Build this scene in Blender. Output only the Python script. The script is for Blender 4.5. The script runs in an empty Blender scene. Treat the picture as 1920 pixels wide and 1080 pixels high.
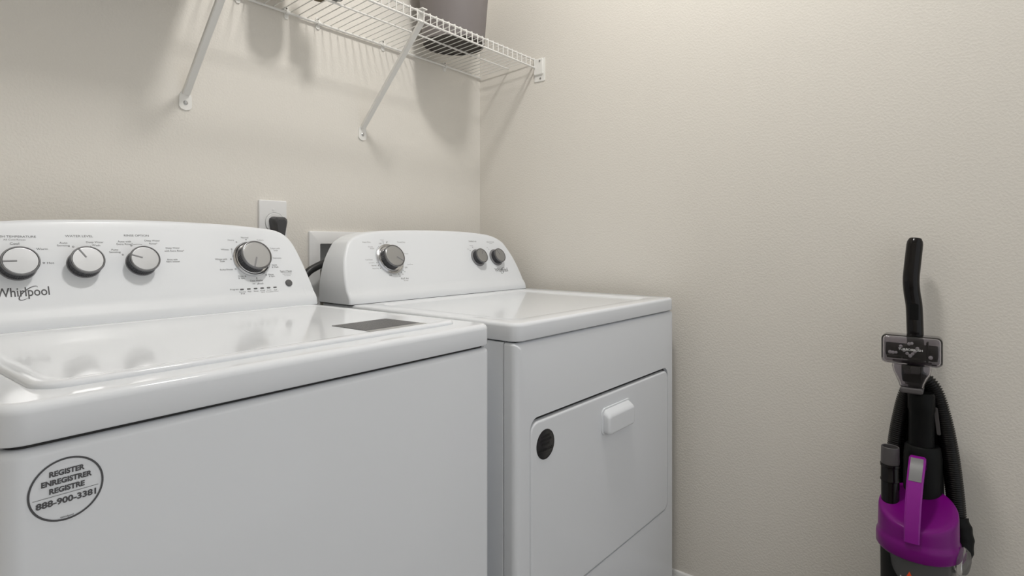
import bpy, bmesh, math, random
from mathutils import Vector, Matrix
random.seed(4)
SC = bpy.context.scene
COL = SC.collection
R_ = math.radians

# ------------------------------------------------------------------ camera, world, exposure
cam_d = bpy.data.cameras.new('camera')
cam = bpy.data.objects.new('camera', cam_d)
COL.objects.link(cam)
cam.location = (-1.67, -1.482, 1.075)
cam.rotation_euler = (R_(90), 0, R_(38.386 - 90))
cam_d.sensor_width = 36
cam_d.lens = 36 * 1074.35 / 1920
cam_d.shift_y = (456.5 - 540) / 1920
cam_d.clip_start = 0.02
SC.camera = cam

world = bpy.data.worlds.new('world')
SC.world = world
world.use_nodes = True
bg = world.node_tree.nodes['Background']
bg.inputs[0].default_value = (0.97, 0.985, 1.0, 1)
bg.inputs[1].default_value = 0.80

SC.view_settings.view_transform = 'Standard'
SC.view_settings.look = 'None'
SC.view_settings.exposure = 0.0
SC.view_settings.gamma = 1.0
SC.view_settings.use_curve_mapping = False
LAMP_POS = (-0.78, -0.98, 2.72)
LAMP_STRENGTH = 138.0


# ------------------------------------------------------------------ materials
def mat(name, col, rough=0.5, metal=0.0, coat=0.0, trans=0.0, ior=1.45, spec=None, emit=None, estr=0.0):
    m = bpy.data.materials.new(name)
    m.use_nodes = True
    b = m.node_tree.nodes['Principled BSDF']
    b.inputs['Base Color'].default_value = (*col, 1)
    b.inputs['Roughness'].default_value = rough
    b.inputs['Metallic'].default_value = metal
    b.inputs['Coat Weight'].default_value = coat
    b.inputs['Coat Roughness'].default_value = 0.06
    b.inputs['Transmission Weight'].default_value = trans
    b.inputs['IOR'].default_value = ior
    if spec is not None:
        b.inputs['Specular IOR Level'].default_value = spec
    if emit:
        b.inputs['Emission Color'].default_value = (*emit, 1)
        b.inputs['Emission Strength'].default_value = estr
    return m


def add_bump(m, scale, strength, dist=0.001, detail=3.0, kind='noise', stretch=None):
    nt = m.node_tree
    b = nt.nodes['Principled BSDF']
    tc = nt.nodes.new('ShaderNodeTexCoord')
    src = tc.outputs['Object']
    if stretch:
        mp = nt.nodes.new('ShaderNodeMapping')
        mp.inputs['Scale'].default_value = stretch
        nt.links.new(src, mp.inputs['Vector'])
        src = mp.outputs['Vector']
    n = nt.nodes.new('ShaderNodeTexNoise')
    n.inputs['Scale'].default_value = scale
    n.inputs['Detail'].default_value = detail
    nt.links.new(src, n.inputs['Vector'])
    out = n.outputs['Fac']
    if kind == 'peel':
        rp = nt.nodes.new('ShaderNodeValToRGB')
        rp.color_ramp.elements[0].position = 0.42
        rp.color_ramp.elements[1].position = 0.62
        nt.links.new(out, rp.inputs['Fac'])
        out = rp.outputs['Color']
    bp = nt.nodes.new('ShaderNodeBump')
    bp.inputs['Strength'].default_value = strength
    bp.inputs['Distance'].default_value = dist
    nt.links.new(out, bp.inputs['Height'])
    nt.links.new(bp.outputs['Normal'], b.inputs['Normal'])
    return m


M = {}
M['wall'] = add_bump(mat('beige_orange_peel_paint', (0.735, 0.704, 0.650), 0.75, spec=0.3), 185, 0.20, 0.0014, 2.0, 'peel')
M['ceiling'] = mat('white_ceiling_paint', (0.82, 0.82, 0.80), 0.9)
M['trim'] = mat('white_trim_paint', (0.80, 0.80, 0.79), 0.35)
M['enamel'] = mat('white_enamel', (0.76, 0.782, 0.814), 0.09, ior=1.24)
M['console'] = mat('white_console_plastic', (0.768, 0.789, 0.817), 0.38, coat=0.1)
M['plastic'] = mat('white_plastic', (0.78, 0.78, 0.78), 0.35)
M['vinyl'] = mat('white_vinyl_coating', (0.80, 0.79, 0.76), 0.35)
M['gap'] = mat('dark_gap', (0.03, 0.03, 0.03), 0.7)
M['silver'] = mat('brushed_silver', (0.41, 0.415, 0.425), 0.36, metal=1.0)
M['bezel'] = mat('dark_metal_bezel', (0.20, 0.20, 0.205), 0.28, metal=1.0)
M['chrome'] = mat('chrome_ring', (0.55, 0.55, 0.56), 0.16, metal=1.0)
M['knob_dark'] = mat('charcoal_knob_plastic', (0.045, 0.045, 0.05), 0.45)
M['ring_grey'] = mat('grey_ring_plastic', (0.23, 0.23, 0.24), 0.4)
M['ink'] = mat('grey_print', (0.10, 0.10, 0.105), 0.6)
M['ink_soft'] = mat('light_grey_print', (0.26, 0.26, 0.27), 0.6)
M['sticker_grey'] = mat('grey_label_film', (0.075, 0.075, 0.08), 0.4)
M['sticker_text'] = mat('pale_label_print', (0.36, 0.36, 0.36), 0.5)
M['sticker_black'] = mat('black_sticker_film', (0.028, 0.028, 0.03), 0.22)
M['black_print'] = mat('black_print', (0.008, 0.008, 0.008), 0.5)
M['button'] = mat('slate_button', (0.11, 0.11, 0.115), 0.35)
M['black_rubber'] = mat('black_rubber', (0.02, 0.02, 0.021), 0.4)
M['plug'] = mat('dark_grey_plug', (0.055, 0.055, 0.058), 0.4)
M['box_grey'] = mat('outlet_box_interior', (0.72, 0.73, 0.74), 0.5)
M['brass'] = mat('valve_metal', (0.55, 0.52, 0.46), 0.3, metal=1.0)
M['screw'] = mat('screw_steel', (0.5, 0.5, 0.5), 0.3, metal=1.0)
M['dark_screw'] = mat('dark_screw_head', (0.12, 0.11, 0.10), 0.4, metal=0.6)
M['bin'] = add_bump(mat('taupe_plastic', (0.205, 0.185, 0.183), 0.5), 60, 0.1, 0.001)
M['bin_base'] = mat('dark_taupe_plastic', (0.055, 0.048, 0.042), 0.6)
M['bottle_a'] = mat('brown_bottle_plastic', (0.20, 0.16, 0.10), 0.4)
M['bottle_b'] = mat('grey_bottle_plastic', (0.30, 0.30, 0.29), 0.4)
M['box_card'] = mat('grey_storage_box', (0.30, 0.28, 0.26), 0.7)
M['floor'] = mat('grey_floor_vinyl', (0.27, 0.25, 0.23), 0.45)
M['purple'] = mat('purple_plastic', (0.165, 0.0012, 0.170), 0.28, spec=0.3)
M['purple_bright'] = mat('purple_handle_plastic', (0.25, 0.010, 0.265), 0.2, spec=0.4)  # brighter purple for the carry handle
M['black_gloss'] = mat('black_gloss_plastic', (0.006, 0.005, 0.005), 0.16, spec=0.3)
M['black_matte'] = mat('black_matte_plastic', (0.007, 0.0075, 0.0075), 0.45, spec=0.12)
M['hose'] = mat('black_hose', (0.005, 0.005, 0.005), 0.26, spec=0.35)
M['grey_plastic'] = mat('mid_grey_plastic', (0.085, 0.08, 0.082), 0.45, spec=0.3)
M['smoke'] = mat('smoky_clear_plastic', (0.58, 0.56, 0.60), 0.04, trans=1.0, ior=1.40)
M['clear'] = mat('clear_cup_plastic', (0.62, 0.62, 0.62), 0.06, trans=0.92, ior=1.2)
M['dust'] = mat('grey_filter_core', (0.07, 0.068, 0.07), 0.6)
M['bristle'] = mat('white_bristle', (0.92, 0.91, 0.88), 0.8)
M['tag'] = mat('grey_release_tag', (0.19, 0.19, 0.195), 0.4)
M['orange'] = mat('orange_print', (0.75, 0.07, 0.01), 0.5)
M['white_print'] = mat('white_print', (0.7, 0.7, 0.7), 0.5)
M['lamp_glass'] = mat('frosted_lamp_glass', (0.9, 0.9, 0.88), 0.5, emit=(1.0, 0.975, 0.935), estr=LAMP_STRENGTH)
M['lamp_base'] = mat('brushed_nickel', (0.6, 0.58, 0.55), 0.35, metal=1.0)


# ------------------------------------------------------------------ helpers
def link(name, bm, m, parent=None, smooth=True, angle=35):
    bmesh.ops.recalc_face_normals(bm, faces=bm.faces[:])
    me = bpy.data.meshes.new(name)
    bm.to_mesh(me)
    bm.free()
    if smooth:
        for p in me.polygons:
            p.use_smooth = True
        try:
            me.set_sharp_from_angle(angle=R_(angle))
        except Exception:
            pass
    me.materials.append(m)
    o = bpy.data.objects.new(name, me)
    COL.objects.link(o)
    if parent is not None:
        o.parent = parent
    return o


def tag(o, label, cat, group=None):
    o['label'] = label
    o['category'] = cat
    if group:
        o['group'] = group
    return o


def thing(name, label, cat, loc=(0, 0, 0), rz=0.0, group=None):
    o = bpy.data.objects.new(name, None)
    COL.objects.link(o)
    o.empty_display_size = 0.05
    o.location = loc
    o.rotation_euler = (0, 0, rz)
    return tag(o, label, cat, group)


def struct(name, bm, m, smooth=False):
    o = link(name, bm, m, None, smooth)
    o['kind'] = 'structure'
    return o


def box(bm, x0, x1, y0, y1, z0, z1):
    v = [bm.verts.new(p) for p in ((x0, y0, z0), (x1, y0, z0), (x1, y1, z0), (x0, y1, z0),
                                   (x0, y0, z1), (x1, y0, z1), (x1, y1, z1), (x0, y1, z1))]
    for f in ((0, 3, 2, 1), (4, 5, 6, 7), (0, 1, 5, 4), (1, 2, 6, 5), (2, 3, 7, 6), (3, 0, 4, 7)):
        bm.faces.new([v[i] for i in f])


def rrect(a0, a1, b0, b1, r, seg=8):
    r = max(1e-5, min(r, (a1 - a0) / 2 - 1e-5, (b1 - b0) / 2 - 1e-5))
    pts = []
    for cx, cy, s in ((a1 - r, b0 + r, -90), (a1 - r, b1 - r, 0), (a0 + r, b1 - r, 90), (a0 + r, b0 + r, 180)):
        for i in range(seg + 1):
            t = R_(s + 90 * i / seg)
            pts.append((cx + r * math.cos(t), cy + r * math.sin(t)))
    return pts


def rings(bm, loops, close0=True, close1=True):
    """bridge equal-length loops of 3-D points"""
    vs = [[bm.verts.new(p) for p in lp] for lp in loops]
    n = len(vs[0])
    for a, b in zip(vs[:-1], vs[1:]):
        for i in range(n):
            j = (i + 1) % n
            bm.faces.new((a[i], a[j], b[j], b[i]))
    if close0:
        bm.faces.new(list(reversed(vs[0])))
    if close1:
        bm.faces.new(vs[-1])
    return vs


def slab(bm, a0, a1, b0, b1, c0, c1, R=0.01, rt=0.004, rb=0.0, seg=8, bs=4, recess=None, f=None, grow=0.0):
    """rounded-rectangle slab: footprint (a,b), thickness c; f maps (a,b,c) to xyz"""
    f = f or (lambda a, b, c: (a, b, c))
    L = []

    def ring(inset, c):
        rr = max(R - inset, 0.0005)
        L.append([f(p[0], p[1], c) for p in rrect(a0 + inset, a1 - inset, b0 + inset, b1 - inset, rr, seg)])
    if rb > 0:
        for i in range(bs + 1):
            t = R_(90 * i / bs)
            ring(rb * (1 - math.sin(t)), c0 + rb * (1 - math.cos(t)))
    else:
        ring(0, c0)
    if rt > 0:
        for i in range(bs + 1):
            t = R_(90 * i / bs)
            ring(rt * (1 - math.cos(t)), c1 - rt * (1 - math.sin(t)))
    else:
        ring(0, c1)
    if recess:
        ra0, ra1, rb0, rb1, rR, depth, slope = recess
        k = 3
        for i in range(k + 1):
            u = i / k
            e = u * u * (3 - 2 * u)
            L.append([f(p[0], p[1], c1 - depth * e) for p in
                      rrect(ra0 + slope * u, ra1 - slope * u, rb0 + slope * u, rb1 - slope * u,
                            max(rR - slope * u, 0.0005), seg)])
        q = (ra0 + slope, ra1 - slope, rb0 + slope, rb1 - slope, max(rR - slope, 0.0005), c1 - depth)
    else:
        q = (a0 + rt, a1 - rt, b0 + rt, b1 - rt, max(R - rt, 0.0005), c1)
    g = min(0.0015, (q[1] - q[0]) * 0.1, (q[3] - q[2]) * 0.1)      # a narrow flat border keeps the cap's shading flat
    L.append([f(p[0], p[1], q[5]) for p in rrect(q[0] + g, q[1] - g, q[2] + g, q[3] - g, max(q[4] - g, 0.0004), seg)])
    rings(bm, L)


def lathe(bm, prof, origin=(0, 0, 0), axis=(0, 0, 1), n=40, ribs=None, cap=True, sx=1.0, sy=1.0):
    """profile of (r, h) turned about axis; a zero radius closes the end"""
    ax = Vector(axis).normalized()
    u = ax.orthogonal().normalized()
    v = ax.cross(u)
    o = Vector(origin)
    L = []
    for r, h in prof:
        r = max(r, 1e-5)
        lp = []
        for i in range(n):
            t = 2 * math.pi * i / n
            rr = r * (1 + (ribs * (i % 2) if ribs else 0))
            lp.append(o + ax * h + u * (rr * math.cos(t) * sx) + v * (rr * math.sin(t) * sy))
        L.append(lp)
    rings(bm, L, cap, cap)


def smooth_path(pts, n=10):
    P = [Vector(p) for p in pts]
    P = [P[0] * 2 - P[1]] + P + [P[-1] * 2 - P[-2]]
    out = []
    for i in range(1, len(P) - 2):
        for k in range(n):
            t = k / n
            a, b, c, d = P[i - 1], P[i], P[i + 1], P[i + 2]
            out.append(0.5 * ((2 * b) + (c - a) * t + (2 * a - 5 * b + 4 * c - d) * t * t + (3 * b - a - 3 * c + d) * t ** 3))
    out.append(P[-2])
    return out


def tube(bm, path, rad, n=16, flat=1.0, close=True, ref=None):
    path = [Vector(p) for p in path]
    L = []
    up = Vector(ref) if ref else None
    for i, p in enumerate(path):
        d = (path[min(i + 1, len(path) - 1)] - path[max(i - 1, 0)]).normalized()
        if up is None:
            up = d.orthogonal().normalized()
        u = (up - d * up.dot(d)).normalized()
        up = u
        v = d.cross(u)
        r = rad(i) if callable(rad) else rad
        L.append([p + u * (r * math.cos(2 * math.pi * k / n)) + v * (r * flat * math.sin(2 * math.pi * k / n)) for k in range(n)])
    rings(bm, L, close, close)


def resample(path, step):
    path = [Vector(p) for p in path]
    out = [path[0]]
    need = step
    for a, b in zip(path[:-1], path[1:]):
        l = (b - a).length
        pos = 0.0
        while l - pos >= need:
            pos += need
            out.append(a + (b - a) * (pos / l))
            need = step
        need -= (l - pos)
    return out


_txt = {}


def text_geo(s, bold=0.0):
    key = (s, bold)
    if key in _txt:
        return _txt[key]
    cu = bpy.data.curves.new('lettering', 'FONT')
    cu.body = s
    cu.align_x = 'CENTER'
    cu.size = 1.0
    cu.offset = bold
    cu.resolution_u = 4
    ob = bpy.data.objects.new('lettering', cu)
    COL.objects.link(ob)
    dg = bpy.context.evaluated_depsgraph_get()
    dg.update()
    me = bpy.data.meshes.new_from_object(ob.evaluated_get(dg))
    vs = [(v.co.x, v.co.y) for v in me.vertices]
    fs = [list(p.vertices) for p in me.polygons]
    bpy.data.objects.remove(ob)
    bpy.data.curves.remove(cu)
    bpy.data.meshes.remove(me)
    xs = [v[0] for v in vs]
    ys = [v[1] for v in vs]
    g = (vs, fs, min(xs), max(xs), min(ys), max(ys))
    _txt[key] = g
    return g


def text(bm, s, cx, cy, f, width=None, height=None, bold=0.0, angle=0.0):
    """letters fitted to width / height about (cx,cy) and mapped by f(a,b)"""
    vs, fs, x0, x1, y0, y1 = text_geo(s, bold)
    if height is None:
        sx = sy = width / (x1 - x0)
    elif width is None:
        sx = sy = height / (y1 - y0)
    else:
        sx = width / (x1 - x0)
        sy = height / (y1 - y0)
    ca, sa = math.cos(angle), math.sin(angle)
    nv = []
    for x, y in vs:
        a = (x - (x0 + x1) / 2) * sx
        b = (y - (y0 + y1) / 2) * sy
        nv.append(bm.verts.new(f(cx + a * ca - b * sa, cy + a * sa + b * ca)))
    for p in fs:
        try:
            bm.faces.new([nv[i] for i in p])
        except ValueError:
            pass


def ribbon(bm, pts, w, f):
    """flat line of width w through 2-D points"""
    n = len(pts)
    A, B = [], []
    for i, p in enumerate(pts):
        q0, q1 = pts[max(i - 1, 0)], pts[min(i + 1, n - 1)]
        dx, dy = q1[0] - q0[0], q1[1] - q0[1]
        l = math.hypot(dx, dy) or 1
        ww = w(i / (n - 1)) if callable(w) else w
        nx, ny = -dy / l * ww / 2, dx / l * ww / 2
        A.append(bm.verts.new(f(p[0] + nx, p[1] + ny)))
        B.append(bm.verts.new(f(p[0] - nx, p[1] - ny)))
    for i in range(n - 1):
        bm.faces.new((A[i], A[i + 1], B[i + 1], B[i]))


def arc(cx, cy, r, a0, a1, n=32, ry=None, rot=0.0):
    ry = r if ry is None else ry
    o = []
    for i in range(n + 1):
        t = R_(a0 + (a1 - a0) * i / n)
        x, y = r * math.cos(t), ry * math.sin(t)
        o.append((cx + x * math.cos(rot) - y * math.sin(rot), cy + x * math.sin(rot) + y * math.cos(rot)))
    return o


def disc2(bm, cx, cy, r, f, n=20, ry=None):
    ry = r if ry is None else ry
    bm.faces.new([bm.verts.new(f(cx + r * math.cos(2 * math.pi * i / n), cy + ry * math.sin(2 * math.pi * i / n))) for i in range(n)])


# ------------------------------------------------------------------ the room
ZC = 2.78
XL, YF = -2.45, -2.75
bm = bmesh.new(); box(bm, XL, 0.0, YF, 0.0, -0.05, 0.0); struct('floor', bm, M['floor'])
bm = bmesh.new(); box(bm, XL - 0.1, 0.1, YF, 0.1, ZC, ZC + 0.05); struct('ceiling', bm, M['ceiling'])
bm = bmesh.new(); box(bm, 0.0, 0.1, YF, 0.1, -0.05, ZC); struct('wall_right', bm, M['wall'])
bm = bmesh.new(); box(bm, XL - 0.1, XL, YF, 0.1, -0.05, ZC); struct('wall_left', bm, M['wall'])
# back wall, with the opening of the recessed outlet box
HX0, HX1, HZ0, HZ1 = -0.713, -0.540, 0.865, 1.078
bm = bmesh.new()
xs = [XL, HX0, HX1, 0.0]
zs = [-0.05, HZ0, HZ1, ZC]
for i in range(3):
    for j in range(3):
        if i == 1 and j == 1:
            continue
        box(bm, xs[i], xs[i + 1], 0.0, 0.1, zs[j], zs[j + 1])
bmesh.ops.remove_doubles(bm, verts=bm.verts[:], dist=1e-5)
# drop the inner partitions between the blocks
seen = {}
for fc in bm.faces[:]:
    k = tuple(round(c, 4) for c in fc.calc_center_median())
    seen.setdefault(k, []).append(fc)
bmesh.ops.delete(bm, geom=[fc for v in seen.values() if len(v) > 1 for fc in v], context='FACES_ONLY')
struct('wall_back', bm, M['wall'])


def baseboard(name, f, length):
    bm = bmesh.new()
    prof = [(0.0, 0.0), (0.013, 0.0), (0.013, 0.062), (0.011, 0.070), (0.0085, 0.0735), (0.0085, 0.078), (0.006, 0.085), (0.003, 0.0868), (0.0, 0.0868)]
    L = [[f(0.0, d, z) for d, z in prof], [f(length, d, z) for d, z in prof]]
    rings(bm, L)
    return struct(name, bm, M['trim'], True)


baseboard('baseboard_right', lambda t, d, z: (-d, -t, z), 2.75)
baseboard('baseboard_back', lambda t, d, z: (-0.013 - t, -d, z), 2.42)

# ceiling lamp that lights the room (above the frame)
lamp = thing('ceiling_light', 'flush round ceiling light with frosted glass above the appliances', 'light', LAMP_POS)
bm = bmesh.new(); lathe(bm, [(0.0, 0.058), (0.125, 0.058), (0.125, 0.035), (0.110, 0.03), (0.0, 0.03)], n=48); link('lamp_base', bm, M['lamp_base'], lamp)
bm = bmesh.new()
lathe(bm, [(0.105, 0.03)] + [(0.105 * math.cos(R_(a)), 0.03 - 0.075 * math.sin(R_(a))) for a in range(10, 90, 10)] + [(0.0, -0.045)], n=48)
link('lamp_shade', bm, M['lamp_glass'], lamp)


# ------------------------------------------------------------------ appliance pieces
ANG = R_(24)
SA, CA = math.sin(ANG), math.cos(ANG)


def console_f(y0, z0):
    """face plane of a console: (x, s) along the slope, off = height off the face"""
    def F(x, s, off=0.0):
        return Vector((x, y0 + s * SA - off * CA, z0 + s * CA + off * SA))
    return F


def build_console(outline, y0, z0, yback, parent):
    """outline: (x, s) from lower right over the top to lower left, drawn on the sloping face"""
    sp = smooth_path([(p[0], p[1], 0) for p in outline], 8)
    pts = [(p.x, max(p.y, 0.0)) for p in sp]
    n = len(pts)
    nor = []
    for i in range(n):
        a, b = pts[max(i - 1, 0)], pts[min(i + 1, n - 1)]
        dx, dy = b[0] - a[0], b[1] - a[1]
        l = math.hypot(dx, dy) or 1
        nor.append((dy / l, -dx / l))

    def bulge(s):
        if s <= 0 or s >= 0.05:
            return 0.0
        return 0.0045 * (math.sin(math.pi * s / 0.034) if s < 0.034 else 0.0)

    def front(x, s, depth=0.0):
        return Vector((x, y0 + s * SA - bulge(s) + depth, z0 + s * CA))
    r = 0.007
    bm = bmesh.new()
    K = 5
    ringv = []
    for k in range(K + 1):
        t = R_(90 * k / K)
        ins = r * (1 - math.sin(t))
        dep = r * (1 - math.cos(t))
        ringv.append([bm.verts.new(front(p[0] - nn[0] * ins, max(p[1] - nn[1] * ins, 0.0), dep)) for p, nn in zip(pts, nor)])
    back = [bm.verts.new((p[0], max(yback, y0 + p[1] * SA + 0.02), z0 + p[1] * CA)) for p in pts]
    ringv.append(back)
    for a, b in zip(ringv[:-1], ringv[1:]):
        for i in range(n - 1):
            bm.faces.new((a[i], a[i + 1], b[i + 1], b[i]))
    # front skin in rows
    W = 18
    cols = []
    for i, (p, nn) in enumerate(zip(pts, nor)):
        x = p[0] - nn[0] * r
        s = max(p[1] - nn[1] * r, 0.0)
        col = [ringv[0][i]]
        for w in range(1, W + 1):
            ss = s * (1 - w / W)
            col.append(bm.verts.new(front(x, ss)))
        cols.append(col)
    for a, b in zip(cols[:-1], cols[1:]):
        for w in range(W):
            try:
                bm.faces.new((a[w], b[w], b[w + 1], a[w + 1]))
            except ValueError:
                pass
    # back skin
    floor_b = [bm.verts.new((p[0], yback, z0)) for p in pts]
    for i in range(n - 1):
        bm.faces.new((back[i], back[i + 1], floor_b[i + 1], floor_b[i]))
    bmesh.ops.remove_doubles(bm, verts=bm.verts[:], dist=1e-6)
    return link('console', bm, M['console'], parent, True, 40)


NRM = (0, -CA, SA)


def knob(F, x, s, R, parent, ptr, depth=0.024, ring=None, ptr_len=(0.18, 0.88), thin=False, label=None):
    """control knob: dark ribbed body with a silver face, a pointer and a ring on the panel"""
    o = F(x, s, 0)
    bm = bmesh.new()
    lathe(bm, [(0.0, 0.0), (R * 0.93, 0.0), (R * 0.93, 0.003), (R * 0.90, depth - 0.006), (R * 0.90, depth - 0.005), (0.0, depth - 0.005)], o, NRM, 96, ribs=0.03)
    kb = link('knob', bm, M['knob_dark'], parent, True, 30)
    if label:
        kb['label'] = label
    bm = bmesh.new()
    lathe(bm, [(R * 0.80, depth - 0.0055), (R * 0.94, depth - 0.0055), (R * 0.99, depth - 0.0045), (R, depth - 0.003), (R * 0.985, depth - 0.001), (R * 0.955, depth), (R * 0.91, depth), (R * 0.885, depth - 0.0014)], o, NRM, 64, cap=False)
    link('knob_bezel', bm, M['bezel'], kb, True, 50)
    bm = bmesh.new()
    lathe(bm, [(R * 0.89, depth - 0.004), (R * 0.89, depth - 0.0014), (R * 0.875, depth - 0.0010), (R * 0.865, depth - 0.0009), (R * 0.85, depth - 0.0009), (R * 0.4, depth - 0.0009), (0.0, depth - 0.0009)], o, NRM, 64)
    link('knob_face', bm, M['silver'], kb, True, 50)
    bm = bmesh.new()
    dx, ds = math.cos(R_(ptr)), math.sin(R_(ptr))
    w = R * (0.035 if thin else 0.05)
    q = []
    for t, sd in ((ptr_len[0], 1), (ptr_len[1], 1), (ptr_len[1], -1), (ptr_len[0], -1)):
        q.append((x + dx * R * t - ds * w * sd, s + ds * R * t + dx * w * sd))
    lo = [F(a, b, depth - 0.002) for a, b in q]
    hi = [F(a, b, depth - 0.0004) for a, b in q]
    rings(bm, [lo, hi])
    link('pointer', bm, M['ring_grey'], kb, False)
    if ring:
        bm = bmesh.new()
        lathe(bm, ring[0], o, NRM, 64, cap=False)
        link('dial_ring', bm, M[ring[1]], kb, True, 40)
    return kb


def logo(bm, cx, cs, w, F, k=1.0):
    """word mark with a tilted swirl round its middle"""
    f = lambda a, b: F(a, b, 0.0006)
    text(bm, 'Whirlpool', cx, cs, f, width=w, height=w * 0.30, bold=0.012)
    rx, ry = w * 0.235, w * 0.085
    ribbon(bm, arc(cx + w * 0.10, cs, rx, -15, 250, 44, ry, R_(42)), lambda t: w * (0.006 + 0.020 * math.sin(math.pi * t)), lambda a, b: F(a, b, 0.0008))


# ------------------------------------------------------------------ washing machine
washer = thing('washing_machine', 'white top-load washing machine with four silver knobs, nearer the camera at left', 'washing machine', (-1.5563, -0.804, 0), R_(1.0))
WW, WD = 0.6985, 0.69
bm = bmesh.new()
slab(bm, 0, WW, 0, WD, 0.02, 0.8838, R=0.022, rt=0.009, bs=6)
for px in (0.06, WW - 0.06):
    for py in (0.07, WD - 0.07):
        lathe(bm, [(0.022, 0.0), (0.022, 0.012), (0.012, 0.014), (0.012, 0.03)], (px, py, 0), n=16)
cab = link('cabinet', bm, M['enamel'], washer)
bm = bmesh.new(); slab(bm, 0.010, WW - 0.010, 0.009, WD - 0.009, 0.880, 0.893, R=0.016, rt=0)
link('seam', bm, M['gap'], washer)
bm = bmesh.new(); slab(bm, -0.001, WW + 0.001, -0.001, WD, 0.8885, 0.927, R=0.026, rt=0.010, rb=0.002)
top = link('top_panel', bm, M['enamel'], washer)
bm = bmesh.new(); slab(bm, 0.039, 0.660, 0.045, 0.515, 0.925, 0.9335, R=0.032, rt=0.006, recess=(0.052, 0.647, 0.058, 0.50, 0.025, 0.0012, 0.010))
lid = link('lid', bm, M['enamel'], washer)
# printed warning label on the lid
bm = bmesh.new()
zl = 0.9327
lab = [(0.472, 0.1735), (0.590, 0.1735), (0.594, 0.063), (0.469, 0.0645)]
slab(bm, 0.472, 0.592, 0.080, 0.174, zl - 0.0003, zl + 0.0002, R=0.002, rt=0)
lb = link('warning_label', bm, M['sticker_grey'], lid, False)
lb['label'] = 'dark grey warning label with rows of pale print'
bm = bmesh.new()
fl = lambda a, b: (a, b, zl + 0.0006)
words = ['Do not wash or dry items soiled with gasoline or solvents', 'Keep children away from the washer while it is in use', 'Read all instructions before using the washer', 'Lid must be closed for the machine to fill', 'Ne pas laver des articles tachés', 'No lave prendas manchadas de gasolina', 'Use high efficiency detergent only']
for i in range(11):
    wd = words[i % len(words)]
    text(bm, wd, 0.532 + random.uniform(-0.002, 0.002), 0.168 - i * 0.0076, fl, width=0.112 - 0.012 * (i % 3 == 2), height=0.0034)
link('label_print', bm, M['sticker_text'], lb, False)
bm = bmesh.new(); slab(bm, 0.470, 0.594, 0.064, 0.079, zl - 0.0003, zl + 0.0002, R=0.002, rt=0)
link('label_footer', bm, M['sticker_text'], lb, False)

WF = console_f(0.547, 0.927)
half = [(0.698, 0.0), (0.6972, 0.035), (0.689, 0.088), (0.679, 0.134), (0.669, 0.164), (0.655, 0.183), (0.6365, 0.194), (0.610, 0.1995), (0.534, 0.207), (0.44, 0.2112)]
outl = half + [(0.349, 0.2128)] + [(0.698 - p[0], p[1]) for p in reversed(half)]
wcon = build_console(outl, 0.547, 0.9279, 0.683, washer)
bm = bmesh.new(); slab(bm, 0.001, 0.697, 0.5478, 0.682, 0.9265, 0.9281, R=0.002, rt=0); link('seam', bm, M['gap'], washer)
KR = 0.0272
dial = ([(KR * 1.02, 0.0), (KR * 1.0, 0.0022), (KR * 0.9, 0.0022)], 'ring_grey')
knob(WF, 0.1405, 0.1200, KR, wcon, 181, ring=dial)
knob(WF, 0.2363, 0.1200, KR, wcon, 120, ring=dial)
knob(WF, 0.3300, 0.1200, KR, wcon, 160, ring=dial)
KC = 0.0352
knob(WF, 0.5565, 0.1225, KC, wcon, 248, depth=0.027, ring=([(KC * 1.22, 0.0), (KC * 1.22, 0.003), (KC * 1.14, 0.0062), (KC * 1.06, 0.0050), (KC * 1.02, 0.0065), (KC * 0.9, 0.0065)], 'chrome'), label='larger cycle knob with chrome ring')
# lettering
bm = bmesh.new()
f = lambda a, b: WF(a, b, 0.0006)
bs = 'faint'


def T(s, x, y, h=0.0040, w=None, tone=None):
    n0 = len(bm.faces)
    text(bm, s, x, y, f, width=w, height=h)
    if tone:
        bm.faces.ensure_lookup_table()
        for fc in bm.faces[n0:]:
            fc.material_index = 1


def letters(name, parent):
    global bm
    o = link(name, bm, M['ink'], parent, False)
    o.data.materials.append(M['ink_soft'])
    bm = bmesh.new()
    return o


def dots(*pts):
    for px, ps in pts:
        ribbon(bm, arc(px, ps, 0.0013, 0, 360, 16), 0.0008, f)


T('WASH TEMPERATURE', 0.1405, 0.1750, 0.0040, 0.060)
T('All Cold Rinses', 0.1405, 0.1690, 0.0032, 0.030, bs)
T('Cool', 0.140, 0.1615, 0.0044, 0.0125)
T('Warm', 0.1770, 0.1510, 0.0042, 0.0160)
T('Hot', 0.1865, 0.1240, 0.0042, 0.0100)
T('Cold', 0.0960, 0.1240, 0.0042, 0.0110)
dots((0.1769, 0.1243), (0.1040, 0.1240))
letters('temperature_lettering', wcon)
T('WATER LEVEL', 0.2345, 0.1768, 0.0042, 0.043)
T('Auto', 0.209, 0.1630, 0.0040, 0.0120)
T('Sensing', 0.2085, 0.1572, 0.0046, 0.0190)
T('Deep Water', 0.2580, 0.1640, 0.0046, 0.0280)
T('Wash', 0.2590, 0.1580, 0.0040, 0.0130)
dots((0.2229, 0.1550), (0.2500, 0.1550))
letters('water_level_lettering', wcon)
T('RINSE OPTION', 0.3300, 0.1790, 0.0042, 0.044)
T('Auto with', 0.3070, 0.1660, 0.0040, 0.0230)
T('Extra Rinse*', 0.3070, 0.1605, 0.0040, 0.0280)
T('Deep Water', 0.3570, 0.1675, 0.0046, 0.0280)
T('Rinse*', 0.3580, 0.1615, 0.0040, 0.0150)
T('Auto', 0.2880, 0.1488, 0.0040, 0.0120)
T('Sensing', 0.2880, 0.1430, 0.0046, 0.0190)
T('Deep Water', 0.3930, 0.1510, 0.0046, 0.0270)
T('with Extra Rinse*', 0.3950, 0.1450, 0.0042, 0.0380)
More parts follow.
